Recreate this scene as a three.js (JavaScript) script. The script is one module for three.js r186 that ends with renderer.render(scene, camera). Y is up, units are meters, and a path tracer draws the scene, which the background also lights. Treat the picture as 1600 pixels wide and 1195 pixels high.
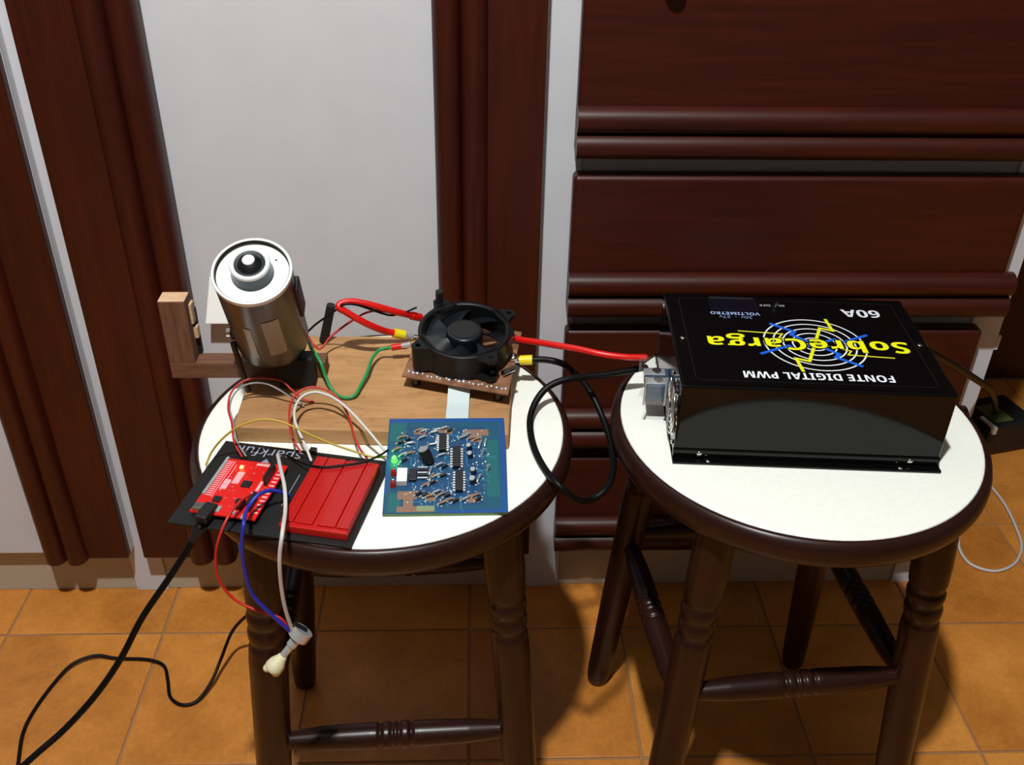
import * as THREE from 'three';
import { RoundedBoxGeometry } from 'three/addons/geometries/RoundedBoxGeometry.js';
import { mergeGeometries } from 'three/addons/utils/BufferGeometryUtils.js';

// ---------- camera, light, exposure ----------
const scene = new THREE.Scene();
scene.background = new THREE.Color(0x000000);
const renderer = new THREE.WebGLRenderer({ antialias: true });
renderer.toneMapping = THREE.LinearToneMapping;
renderer.toneMappingExposure = 0.435;
renderer.shadowMap.enabled = true;

const camera = new THREE.PerspectiveCamera(42.62, 1600 / 1195, 0.05, 20);
{
  const pitch = 0.5753, yaw = 0.0436, roll = 0.0205;
  const fwd = new THREE.Vector3(Math.sin(yaw) * Math.cos(pitch), -Math.sin(pitch), -Math.cos(yaw) * Math.cos(pitch));
  const right = new THREE.Vector3(Math.cos(yaw), 0, Math.sin(yaw));
  const up = new THREE.Vector3().crossVectors(right, fwd);
  camera.position.set(0, 0.9944, 1.0077);
  camera.up.copy(up.multiplyScalar(Math.cos(roll)).addScaledVector(right, -Math.sin(roll)));
  camera.lookAt(camera.position.clone().add(fwd));
}

const LAMP = [-0.13, 2.12, 0.95];
const lampLight = new THREE.PointLight(new THREE.Color().setRGB(0.97, 1, 0.985), 26, 0, 2);
lampLight.position.set(...LAMP);
lampLight.castShadow = true;
lampLight.shadow.radius = 1.6;
lampLight.shadow.mapSize.set(2048, 2048);
lampLight.name = 'lamp_light';
scene.add(lampLight);

// ---------- helpers ----------
let seed = 7;
const rnd = () => { seed = (seed * 1664525 + 1013904223) >>> 0; return seed / 4294967296; };
const rr = (a, b) => a + (b - a) * rnd();
const V = (x, y, z) => new THREE.Vector3(x, y, z);
const names = {};
function numbered(n) { const k = names[n] = (names[n] ?? -1) + 1; return k ? `${n}_${String(k).padStart(3, '0')}` : n; }
function part(name, geometry, material, parent, pos, rot, label) {
  const m = new THREE.Mesh(geometry, material);
  m.name = name; m.castShadow = m.receiveShadow = true;
  if (pos) m.position.set(...pos);
  if (rot) m.rotation.set(...rot);
  if (label) m.userData.label = label;
  parent.add(m);
  return m;
}
function thing(name, label, category, pos = [0, 0, 0], turn = 0, group) {
  const g = new THREE.Group();
  g.name = numbered(name); g.position.set(...pos); g.rotation.y = turn;
  g.userData = { label, category };
  if (group) g.userData.group = group;
  scene.add(g);
  return g;
}
function single(name, geometry, material, label, category, group) {
  const m = part(numbered(name), geometry, material, scene);
  m.userData = { label, category };
  if (group) m.userData.group = group;
  return m;
}
function struct(name, geometry, material) {
  const m = part(name, geometry, material, scene);
  m.userData.kind = 'structure';
  return m;
}
// uv in metres, by the dominant axis of each vertex normal; turn = grain along y
function uvm(g, turn = false, ox = 0, oy = 0) {
  const p = g.attributes.position, n = g.attributes.normal, uv = new Float32Array(p.count * 2);
  for (let i = 0; i < p.count; i++) {
    const ax = Math.abs(n.getX(i)), ay = Math.abs(n.getY(i)), az = Math.abs(n.getZ(i));
    let u, v;
    if (ay >= ax && ay >= az) { u = p.getX(i); v = p.getZ(i); } else if (ax >= az) { u = p.getZ(i); v = p.getY(i); } else { u = p.getX(i); v = p.getY(i); }
    uv[2 * i] = (turn ? v : u) + ox; uv[2 * i + 1] = (turn ? u : v) + oy;
  }
  g.setAttribute('uv', new THREE.BufferAttribute(uv, 2));
  return g;
}
const box = (w, h, d, r = 0.001, s = 1) => (r ? new RoundedBoxGeometry(w, h, d, s, Math.min(r, w / 2.01, h / 2.01, d / 2.01)) : new THREE.BoxGeometry(w, h, d));
function boxAt(x0, x1, y0, y1, z0, z1, r = 0.001, s = 1) { return box(x1 - x0, y1 - y0, z1 - z0, r, s).translate((x0 + x1) / 2, (y0 + y1) / 2, (z0 + z1) / 2); }
const cyl = (r0, r1, h, s = 24) => new THREE.CylinderGeometry(r0, r1, h, s);
const lathe = (pts, s = 40) => new THREE.LatheGeometry(pts.map(([r, y]) => new THREE.Vector2(r, y)), s);
function cap(g) { return g.index ? g.toNonIndexed() : g; }
const merge = (list) => mergeGeometries(list.map((g) => { const c = cap(g); for (const k of Object.keys(c.attributes)) if (!['position', 'normal', 'uv'].includes(k)) c.deleteAttribute(k); return c; }));
const curve = (pts) => new THREE.CatmullRomCurve3(pts.map((p) => V(...p)), false, 'centripetal');
function tube(pts, r, seg = pts.length * 8, rad = 10) {
  const c = curve(pts), g = new THREE.TubeGeometry(c, seg, r, rad, false);
  const e = [c.getPoint(0), c.getPoint(1)].map((q) => new THREE.SphereGeometry(r, rad, 6).translate(q.x, q.y, q.z));
  return merge([g, ...e]);
}
function rod(a, b, r0, r1 = r0, s = 16) {
  const d = V(...b).sub(V(...a)), g = cyl(r1, r0, d.length(), s);
  g.applyQuaternion(new THREE.Quaternion().setFromUnitVectors(V(0, 1, 0), d.clone().normalize()));
  return g.translate((a[0] + b[0]) / 2, (a[1] + b[1]) / 2, (a[2] + b[2]) / 2);
}
function prism(quad, y0, y1, bevel = 0.001) {       // quad of [x, z] seen from above
  const s = new THREE.Shape(quad.map(([x, z]) => new THREE.Vector2(x, -z)));
  return new THREE.ExtrudeGeometry(s, { depth: y1 - y0 - 2 * bevel, bevelEnabled: bevel > 0, bevelThickness: bevel, bevelSize: bevel, bevelOffset: -bevel, bevelSegments: 2 }).rotateX(-Math.PI / 2).translate(0, y0 + bevel, 0);
}

// ---------- procedural textures ----------
const hash = (x, y, s) => { let h = (x * 374761393 + y * 668265263 + s * 974634777) | 0; h = Math.imul(h ^ (h >>> 13), 1274126177); return ((h ^ (h >>> 16)) >>> 0) / 4294967296; };
function vnoise(x, y, px, py, s) {
  const xi = Math.floor(x), yi = Math.floor(y), fx = x - xi, fy = y - yi, sx = fx * fx * (3 - 2 * fx), sy = fy * fy * (3 - 2 * fy);
  const w = (a, n) => ((a % n) + n) % n;
  const a = hash(w(xi, px), w(yi, py), s), b = hash(w(xi + 1, px), w(yi, py), s), c = hash(w(xi, px), w(yi + 1, py), s), d = hash(w(xi + 1, px), w(yi + 1, py), s);
  return a + (b - a) * sx + (c - a) * sy + (a - b - c + d) * sx * sy;
}
function fbm(u, v, fx, fy, s, oct = 4) {
  let t = 0, a = 0.5, n = 0;
  for (let o = 0; o < oct; o++) { t += a * vnoise(u * fx, v * fy, fx, fy, s + o); n += a; a *= 0.55; fx *= 2; fy *= 2; }
  return t / n;
}
function tex(size, metres, fn, srgb = true) {
  const d = new Uint8Array(size * size * 4);
  for (let y = 0; y < size; y++) for (let x = 0; x < size; x++) {
    const c = fn((x + 0.5) / size, (y + 0.5) / size), i = (y * size + x) * 4;
    for (let k = 0; k < 3; k++) d[i + k] = Math.max(0, Math.min(255, Math.round(c[k] * 255)));
    d[i + 3] = 255;
  }
  const t = new THREE.DataTexture(d, size, size);
  t.wrapS = t.wrapT = THREE.RepeatWrapping; t.magFilter = THREE.LinearFilter; t.minFilter = THREE.LinearMipmapLinearFilter; t.generateMipmaps = true;
  if (srgb) t.colorSpace = THREE.SRGBColorSpace;
  t.repeat.set(1 / metres, 1 / metres); t.needsUpdate = true;
  return t;
}
const mix = (a, b, t) => a.map((x, i) => x + (b[i] - x) * t);
const darkWoodTex = tex(512, 0.5, (u, v) => {
  const w = v + 0.02 * fbm(u, v, 3, 3, 11), g = fbm(u, w, 4, 60, 3), f = fbm(u, w, 10, 190, 5, 2), b = fbm(u, v, 3, 5, 9);
  const t = 0.5 * g + 0.3 * f + 0.3 * b;
  return mix([0.14, 0.034, 0.018], [0.295, 0.088, 0.04], t);
});
const stoolWoodTex = tex(256, 0.3, (u, v) => {
  const g = fbm(u, v, 5, 50, 23), f = fbm(u, v, 8, 120, 25, 2);
  return mix([0.10, 0.042, 0.03], [0.20, 0.09, 0.066], 0.6 * g + 0.4 * f);
});
const plankTex = tex(512, 0.26, (u, v) => {
  const w = v + 0.06 * fbm(u, v, 3, 2, 31), g = fbm(u, w, 3, 22, 33), f = fbm(u, w, 14, 150, 35, 3), b = fbm(u, v, 4, 3, 37);
  const s = fbm(u, w, 26, 60, 39, 2) > 0.72 ? -0.14 : 0;
  return mix([0.55, 0.375, 0.225], [0.82, 0.645, 0.43], 0.5 * g + 0.3 * f + 0.35 * b - 0.08 + s);
});
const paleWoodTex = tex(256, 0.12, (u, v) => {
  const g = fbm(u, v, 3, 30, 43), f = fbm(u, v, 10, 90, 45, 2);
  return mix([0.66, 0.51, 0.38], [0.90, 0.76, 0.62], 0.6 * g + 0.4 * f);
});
const brownWoodTex = tex(256, 0.12, (u, v) => {
  const g = fbm(u, v, 3, 30, 47), f = fbm(u, v, 10, 90, 49, 2);
  return mix([0.30, 0.175, 0.115], [0.50, 0.335, 0.22], 0.6 * g + 0.4 * f);
});
const tileTex = tex(1024, 0.82, (u, v) => {
  const b = fbm(u, v, 5, 5, 51, 5), m = fbm(u, v, 24, 24, 53, 4), f = fbm(u, v, 200, 200, 55, 2);
  const t = 0.6 * b + 0.35 * m + 0.18 * (f - 0.5);
  return mix([0.69, 0.425, 0.16], [0.95, 0.64, 0.30], Math.max(0, Math.min(1, 1.5 * t - 0.25)));
});
const tileBump = tex(512, 0.82, (u, v) => { const b = fbm(u, v, 40, 40, 61, 4); return [b, b, b]; }, false);
const wallTex = tex(256, 0.4, (u, v) => { const b = 0.5 + 0.5 * (fbm(u, v, 12, 12, 71, 4) - 0.5) * 0.03; return [b * 1.58, b * 1.585, b * 1.625]; });
const laminateTex = tex(256, 0.2, (u, v) => { const f = 0.93 + 0.03 * (fbm(u, v, 60, 60, 75, 3) - 0.5); return [f, f * 1.0, f * 0.965]; });
const brushedTex = tex(256, 0.1, (u, v) => { const f = 0.5 + 0.6 * (fbm(u, v, 3, 70, 81, 3) - 0.5); return [f, f, f]; }, false);
const copperTex = tex(256, 0.06, (u, v) => { const f = fbm(u, v, 8, 8, 85, 4); return mix([0.42, 0.27, 0.19], [0.70, 0.50, 0.37], f); });
function canvasTex(w, h, draw) {
  const c = document.createElement('canvas'); c.width = w; c.height = h;
  draw(c.getContext('2d'), w, h);
  const t = new THREE.CanvasTexture(c); t.colorSpace = THREE.SRGBColorSpace; t.anisotropy = 8;
  return t;
}

// ---------- materials ----------
const std = (o) => new THREE.MeshStandardMaterial(o);
const phy = (o) => new THREE.MeshPhysicalMaterial(o);
const M = {
  darkWood: phy({ map: darkWoodTex, roughness: 0.4, specularIntensity: 0.8 }),
  stoolWood: phy({ map: stoolWoodTex, roughness: 0.32, specularIntensity: 0.65 }),
  plank: std({ map: plankTex, roughness: 0.7 }),
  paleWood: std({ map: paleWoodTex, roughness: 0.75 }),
  brownWood: std({ map: brownWoodTex, roughness: 0.7 }),
  plaster: std({ map: wallTex, roughness: 0.8 }),
  plinth: std({ color: 0xb4aa99, roughness: 0.7 }),  // white plinth; warm bounce light is put into its beige colour
  whiteBoard: std({ color: 0xcfcccb, map: null, roughness: 0.55 }),
  roomWall: std({ color: 0x5b5750, roughness: 0.9 }),
  laminate: std({ map: laminateTex, roughness: 0.42 }),
  grout: std({ color: 0x9c7450, roughness: 0.9 }),
  tiles: [[1, 1, 1], [0.93, 0.9, 0.87], [1, 0.95, 0.93], [0.9, 0.85, 0.8]].map((c) => std({ map: tileTex, color: new THREE.Color().setRGB(...c), roughness: 0.42, bumpMap: tileBump, bumpScale: 0.0006 })),
  blackGloss: phy({ color: 0x070707, roughness: 0.1, specularIntensity: 0.55 }),
  blackPlastic: std({ color: 0x141416, roughness: 0.5 }),
  blackMatte: std({ color: 0x0d0d0e, roughness: 0.7 }),
  fanPlastic: phy({ color: 0x0c0d0f, roughness: 0.42, specularIntensity: 0.6 }),
  blade: std({ color: 0x12151a, roughness: 0.3 }),
  rubber: phy({ color: 0x060607, roughness: 0.45, specularIntensity: 0.4 }),
  redCable: phy({ color: 0xd0100c, roughness: 0.35, clearcoat: 0.3 }),
  redWire: std({ color: 0xb8201c, roughness: 0.45 }),
  greenWire: std({ color: 0x1d8a48, roughness: 0.45 }),
  blueWire: std({ color: 0x1b2a9a, roughness: 0.45 }),
  whiteWire: std({ color: 0xc9c4c2, roughness: 0.5 }),
  greyWire: std({ color: 0x8f8a8c, roughness: 0.5 }),
  yellowWire: std({ color: 0xb79a34, roughness: 0.5 }),
  yellowLug: std({ color: 0xe8cf14, roughness: 0.45 }),
  steel: std({ color: 0xb9bab8, roughness: 0.3, metalness: 1 }),
  chrome: std({ color: 0xd8d8d6, roughness: 0.14, metalness: 1 }),
  motorCan: std({ color: 0x625d5a, roughness: 0.3, metalness: 1 }),
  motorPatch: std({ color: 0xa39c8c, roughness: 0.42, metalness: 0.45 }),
  aluminium: std({ color: 0xeef1f1, roughness: 0.55, metalness: 0.35 }),
  brightMetal: std({ color: 0xc9cbcc, roughness: 0.32, metalness: 0.6 }),
  darkSteel: std({ color: 0x4c5052, roughness: 0.35, metalness: 1 }),
  rust: std({ color: 0x4a3d2c, roughness: 0.6, metalness: 0.6 }),
  copper: std({ map: copperTex, roughness: 0.45, metalness: 0.25 }),
  solder: std({ color: 0xd6dadd, roughness: 0.3, metalness: 0.7 }),
  boardEdge: std({ color: 0x5f7d4a, roughness: 0.6 }),
  chip: std({ color: 0x15171b, roughness: 0.45 }),
  resistor: std({ color: 0x8a6a52, roughness: 0.5 }),
  capTop: std({ color: 0xb5bcc2, roughness: 0.35, metalness: 0.7 }),
  whitePlastic: std({ color: 0xe6e6e2, roughness: 0.5 }),
  redPlastic: phy({ color: 0xb30d0b, roughness: 0.34, clearcoat: 0.2 }),
  redBoard: std({ color: 0xd0120f, roughness: 0.4 }),
  redLed: phy({ color: 0xa51410, roughness: 0.2, clearcoat: 0.5 }),
  greenGlow: std({ color: 0x9cf59a, emissive: 0x48ff3a, emissiveIntensity: 2.2, roughness: 0.3 }),
  yellowGlow: std({ color: 0xf6e7a0, emissive: 0xffd860, emissiveIntensity: 1.8, roughness: 0.3 }),
  yellowPart: std({ color: 0xc7a912, roughness: 0.5 }),
  pureWhite: std({ color: 0xf8f8f6, roughness: 0.5 }),
  ribbon: std({ color: 0xc6d3d4, roughness: 0.55 }),
  clear: phy({ color: 0xffffff, roughness: 0.08, transmission: 1, thickness: 0, ior: 1.45 }),
  blueBlock: std({ color: 0x2e465e, roughness: 0.4 }),
  display: phy({ color: 0x0d0c18, roughness: 0.2 }),
  cream: std({ color: 0xd2c9a6, roughness: 0.55 }),
  greenBoard: std({ color: 0x51602a, roughness: 0.6 }),
  bulb: std({ color: 0xffffff, emissive: 0xfffbe8, emissiveIntensity: 3, roughness: 0.4 }),
};

// ---------- the room ----------
const RX0 = -1.75, RX1 = 1.95, RZ0 = -0.56, RZ1 = 2.5, RY = 2.55;
{
  const floor = new THREE.Group(); floor.name = 'floor'; floor.userData.kind = 'structure'; scene.add(floor);
  part('grout_bed', boxAt(RX0 - 0.1, RX1 + 0.1, -0.12, -0.0016, RZ0 - 0.1, RZ1 + 0.1, 0), M.grout, floor);
  const T = 0.20305, gap = 0.0027, g0 = -0.0098, z0 = 0.0832;
  const variants = [];
  for (let k = 0; k < 8; k++) variants.push(uvm(box(T - gap, 0.012, T - gap, 0.0014, 1), k % 2 === 1, rnd() * 0.82, rnd() * 0.82));
  for (let i = -9; i < 10; i++) for (let j = -4; j < 12; j++) {
    const x = g0 + (i + 0.5) * T, z = z0 + (j + 0.5) * T;
    if (x - T / 2 < RX0 - 0.05 || x + T / 2 > RX1 + 0.05 || z - T / 2 < RZ0 - 0.1 || z + T / 2 > RZ1 + 0.05) continue;
    const t = part('tile', variants[Math.floor(rnd() * 8)], M.tiles[Math.floor(rnd() * 4)], floor, [x, -0.006 + rr(-0.0003, 0.0003), z]);
    t.rotation.y = Math.floor(rnd() * 4) * Math.PI / 2;
  }
}
struct('wall_back', boxAt(RX0 - 0.1, RX1 + 0.1, 0, RY, RZ0 - 0.1, RZ0, 0), M.roomWall);
struct('wall_left', boxAt(RX0 - 0.1, RX0, 0, RY, RZ0, RZ1, 0), M.roomWall);
struct('wall_right', boxAt(RX1, RX1 + 0.1, 0, RY, RZ0, RZ1, 0), M.roomWall);
struct('wall_front', boxAt(RX0 - 0.1, RX1 + 0.1, 0, RY, RZ1, RZ1 + 0.1, 0), M.roomWall);
struct('ceiling', boxAt(RX0 - 0.1, RX1 + 0.1, RY, RY + 0.1, RZ0 - 0.1, RZ1 + 0.1, 0), M.roomWall);
{
  const d = new THREE.Group(); d.name = 'door_1'; d.userData.kind = 'structure'; scene.add(d);
  part('door_leaf', uvm(boxAt(0.80, 1.62, 0.004, 2.05, -0.56, -0.532), true), M.darkWood, d);
  part('door_frame', uvm(boxAt(0.72, 0.80, 0.0, 2.12, -0.56, -0.526), true), M.darkWood, d);
  part('door_frame', uvm(boxAt(1.62, 1.70, 0.0, 2.12, -0.56, -0.526), true), M.darkWood, d);
  part('door_handle', rod([0.86, 1.0, -0.53], [0.86, 1.0, -0.49], 0.011), M.steel, d);
}

// pendant lamp above the photographer, out of frame
{
  const l = thing('ceiling_lamp', 'bare round bulb hanging from the ceiling on a short cord', 'lamp', LAMP);
  part('bulb', new THREE.SphereGeometry(0.032, 24, 16), M.bulb, l);
  part('socket', cyl(0.016, 0.02, 0.05).translate(0, 0.055, 0), M.whitePlastic, l);
  part('cord', cyl(0.004, 0.004, RY - LAMP[1] - 0.08, 8).translate(0, (RY - LAMP[1] + 0.08) / 2, 0), M.whitePlastic, l);
}

// ---------- wardrobe behind the stools ----------
{
  const w = thing('wardrobe', 'white wardrobe with dark mahogany door stiles and drawer fronts', 'wardrobe');
  const TOP = 2.1;
  part('carcass_side', uvm(boxAt(0.592, 0.6305, 0, TOP, -0.53, 0.004)), M.plaster, w);
  part('carcass_side', uvm(boxAt(-1.10, -1.06, 0, TOP, -0.53, 0.004)), M.plaster, w);
  part('carcass_post', uvm(boxAt(0.062, 0.114, 0, TOP, -0.53, 0.004)), M.plaster, w);
  part('carcass_post', uvm(boxAt(-0.472, -0.429, 0, TOP, -0.53, 0.004)), M.plaster, w);
  part('carcass_top', uvm(boxAt(-1.10, 0.6305, TOP, TOP + 0.03, -0.53, 0.03)), M.plaster, w);
  part('back_panel', uvm(boxAt(-1.06, 0.592, 0.02, TOP, -0.535, -0.52, 0)), M.plaster, w);
  part('plinth', uvm(boxAt(-1.06, -0.472, 0, 0.078, -0.03, 0.0)), M.plinth, w);
  part('plinth', uvm(boxAt(-0.429, 0.062, 0, 0.078, -0.03, 0.0)), M.plinth, w);
  part('plinth', uvm(boxAt(0.114, 0.592, 0, 0.078, -0.03, 0.0)), M.plinth, w);
  const DB = 0.084, DT = 2.07, mh = DT - DB;
  const vMould = (door, x0, x1) => part('half_round_moulding', uvm(cyl((x1 - x0) / 2, (x1 - x0) / 2, mh, 28), true).translate((x0 + x1) / 2, DB + mh / 2, 0.030), M.darkWood, door);
  const stile = (door, x0, x1, seedx) => part('stile', uvm(boxAt(x0, x1, DB, DT, 0.018, 0.030, 0.0015), true, seedx), M.darkWood, door);
  // left door: white sheet with a stile at each side
  const dl = part('door', uvm(boxAt(-1.055, -0.4605, DB, DT, 0.005, 0.018)), M.plaster, w);
  stile(dl, -0.5665, -0.4605, 0.13); vMould(dl, -0.5665, -0.5395); vMould(dl, -0.5395, -0.5125);
  stile(dl, -1.055, -0.95, 0.31); vMould(dl, -1.003, -0.976); vMould(dl, -0.976, -0.95);
  const dm = part('door', uvm(boxAt(-0.4405, 0.0700, DB, DT, 0.005, 0.018)), M.plaster, w);
  stile(dm, -0.4405, -0.318, 0.47); vMould(dm, -0.378, -0.348); vMould(dm, -0.348, -0.318);
  stile(dm, -0.0415, 0.0700, 0.77); vMould(dm, -0.0415, -0.0145); vMould(dm, -0.0145, 0.0125);
  // drawer column
  const X0 = 0.1035, X1 = 0.601;
  for (const [y0, y1, x1, k] of [[0.094, 0.245, 0.597, 0], [0.266, 0.429, 0.5965, 1], [0.450, 0.6165, X1, 2], [0.637, 0.812, X1, 3], [0.833, 1.02, X1, 4]]) {
    const dr = part('drawer', uvm(boxAt(X0, x1, y0, y1, 0.006, 0.028, 0.006, 3), false, k * 0.17, k * 0.23), M.darkWood, w);
    for (let m = 0; m < 2; m++) {
      const g = cyl(0.0138, 0.0138, x1 + 0.008 - X0, 28).rotateZ(Math.PI / 2).translate((X0 + x1 + 0.008) / 2, y0 + 0.0135 + m * 0.0275, 0.029);
      part('half_round_moulding', uvm(g, false, k * 0.2 + m * 0.11), M.darkWood, dr);
    }
    if (k === 3) part('knob', new THREE.SphereGeometry(0.011, 16, 12).translate(0.189, 0.809, 0.034), M.darkWood, dr);
  }
  part('rail', uvm(boxAt(0.114, 0.592, 0.60, 0.66, -0.02, 0.001, 0)), M.plaster, w);
  part('rail', uvm(boxAt(0.114, 0.592, 0.415, 0.465, -0.02, 0.001, 0)), M.plaster, w);
  part('rail', uvm(boxAt(0.114, 0.592, 0.235, 0.28, -0.02, 0.001, 0)), M.plaster, w);
  part('rail', uvm(boxAt(0.114, 0.592, 0.80, 0.845, -0.02, 0.001, 0)), M.plaster, w);
  const du = part('door', uvm(boxAt(X0, X1, 1.04, DT, 0.006, 0.028), true), M.darkWood, w);
  part('knob', new THREE.SphereGeometry(0.014, 16, 12).translate(0.16, 1.3, 0.04), M.steel, du);
  part('hinge', cyl(0.0035, 0.0035, 0.018, 14).translate(0.632, 0.398, 0.002), M.plaster, w);
}
{
  const s = new THREE.Shape([[-0.030, 0], [0.03, 0], [0.024, 0.05], [-0.022, 0.05]].map(([x, y]) => new THREE.Vector2(x, y)));
  const g = new THREE.ExtrudeGeometry(s, { depth: 0.003, bevelEnabled: true, bevelThickness: 0.001, bevelSize: 0.0015, bevelSegments: 2 });
  const t = thing('door_pull', 'small white plastic pull on the white door, half hidden behind the metal motor', 'handle', [-0.272, 0.445, 0.0345]);
  t.rotation.x = -0.3;
  part('pull_body', g, M.pureWhite, t);
}

// ---------- the two stools ----------
const H = 0.485;
const seatRim = lathe([[0.1595, 0.4835], [0.1605, 0.485], [0.1635, 0.4842], [0.1665, 0.4805], [0.1682, 0.4745], [0.168, 0.468], [0.1655, 0.4615], [0.161, 0.458], [0.155, 0.4565], [0.0005, 0.4565]], 96);
const seatTop = lathe([[0.0003, 0.4855], [0.157, 0.4855], [0.1588, 0.4852], [0.1597, 0.4842], [0.1597, 0.476]], 96);
{ const p = seatTop.attributes.position, uv = new Float32Array(p.count * 2); for (let i = 0; i < p.count; i++) { uv[2 * i] = p.getX(i); uv[2 * i + 1] = p.getZ(i); } seatTop.setAttribute('uv', new THREE.BufferAttribute(uv, 2)); }
function spindleProfile(list, len, n = 60) {   // list of [t, r] joined smoothly
  const pts = [];
  for (let i = 0; i <= n; i++) {
    const t = i / n; let k = 0; while (k < list.length - 2 && t > list[k + 1][0]) k++;
    const [t0, r0] = list[k], [t1, r1] = list[k + 1], f = Math.max(0, Math.min(1, (t - t0) / (t1 - t0)));
    pts.push([r0 + (r1 - r0) * f, t * len]);
  }
  return [[0.0004, 0], ...pts, [0.0004, len]];
}
const legLen = 0.462;
const legGeo = uvm(lathe(spindleProfile([[0, 0.0125], [0.012, 0.0135], [0.05, 0.0145], [0.35, 0.0165], [0.68, 0.0172], [0.71, 0.0165], [0.722, 0.0142], [0.735, 0.0166], [0.752, 0.0168], [0.763, 0.0146], [0.775, 0.0168], [0.79, 0.017], [0.80, 0.0148], [0.812, 0.0168], [0.86, 0.0176], [1, 0.0172]], legLen, 180), 28), true);
function stool(label, x, z, turn, frontY, sideY) {
  const s = thing('stool', label, 'stool', [x, 0, z], turn, 'two round stools');
  part('seat_top', seatTop, M.laminate, s);
  part('seat_rim', uvm(seatRim.clone()), M.stoolWood, s);
  const at = (sx, sz, y) => { const o = 0.1285 - 0.031 * (y / 0.46); return [sx * o, y, sz * o]; };
  for (const sx of [-1, 1]) for (const sz of [1, -1]) {
    const a = V(...at(sx, sz, 0)), b = V(...at(sx, sz, 0.459));
    const m = part('leg', legGeo, M.stoolWood, s);
    m.position.copy(a).add(V(0, 0.004, 0));
    m.quaternion.setFromUnitVectors(V(0, 1, 0), b.sub(a).normalize());
  }
  const str = (a, b) => {
    const d = V(...b).sub(V(...a)), L = d.length();
    const g = uvm(lathe(spindleProfile([[0, 0.0075], [0.07, 0.0085], [0.2, 0.0112], [0.4, 0.0125], [0.425, 0.0122], [0.437, 0.0098], [0.449, 0.0126], [0.474, 0.0126], [0.486, 0.0102], [0.5, 0.0128], [0.514, 0.0102], [0.526, 0.0126], [0.551, 0.0126], [0.563, 0.0098], [0.575, 0.0122], [0.6, 0.0125], [0.8, 0.0112], [0.93, 0.0085], [1, 0.0075]], L, 160), 22), true);
    const m = part('stretcher', g, M.stoolWood, s);
    m.position.set(...a); m.quaternion.setFromUnitVectors(V(0, 1, 0), d.normalize());
  };
  for (const q of [1, -1]) { str(at(-1, q, frontY), at(1, q, frontY)); str(at(q, -1, sideY), at(q, 1, sideY)); }
  return s;
}
stool('dark wooden stool with round white top carrying the motor, fan and circuit boards', -0.082, 0.293, 0.045, 0.208, 0.26);
stool('dark wooden stool with round white top carrying the black power supply', 0.291, 0.2886, 0.08, 0.262, 0.25);

// ---------- left stool: plank, bracket, motor ----------
const PT = 0.5015, ST = H + 0.0006;
const plank = single('plank', uvm(prism([[-0.2105, 0.162], [0.0385, 0.165], [0.0275, 0.330], [-0.2085, 0.3165]], ST, PT, 0.0012)), M.plank, 'thick tan wooden board lying on the left stool under motor and fan', 'board');
{
  const b = thing('wooden_bracket', 'L-shaped wooden bracket with an upright post at the left edge of the tan board', 'bracket', [-0.279, PT, 0.222]);
  part('crossbar', uvm(boxAt(0, 0.141, 0.0003, 0.0168, 0, 0.018, 0.0007)), M.brownWood, b);
  const post = part('post', uvm(boxAt(0, 0.0235, 0.0168, 0.0795, 0, 0.018, 0.0006), true), M.brownWood, b);
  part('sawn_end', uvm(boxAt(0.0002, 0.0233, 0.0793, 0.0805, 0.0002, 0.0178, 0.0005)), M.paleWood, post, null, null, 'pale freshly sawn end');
  // broken inner face of the post: splintered wood around a hole
  part('splinter', uvm(boxAt(0.0232, 0.0258, 0.052, 0.072, -0.001, 0.009, 0.0008)), M.paleWood, b);
  part('splinter', uvm(boxAt(0.0232, 0.0272, 0.036, 0.048, -0.001, 0.007, 0.001)), M.paleWood, b);
  part('dark_lining', boxAt(0.0232, 0.0262, 0.0, 0.047, -0.0035, 0.002, 0.0006).translate(0, 0.017, 0), M.blackMatte, b, null, null, 'dark strip along the back of the post');
}
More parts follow.
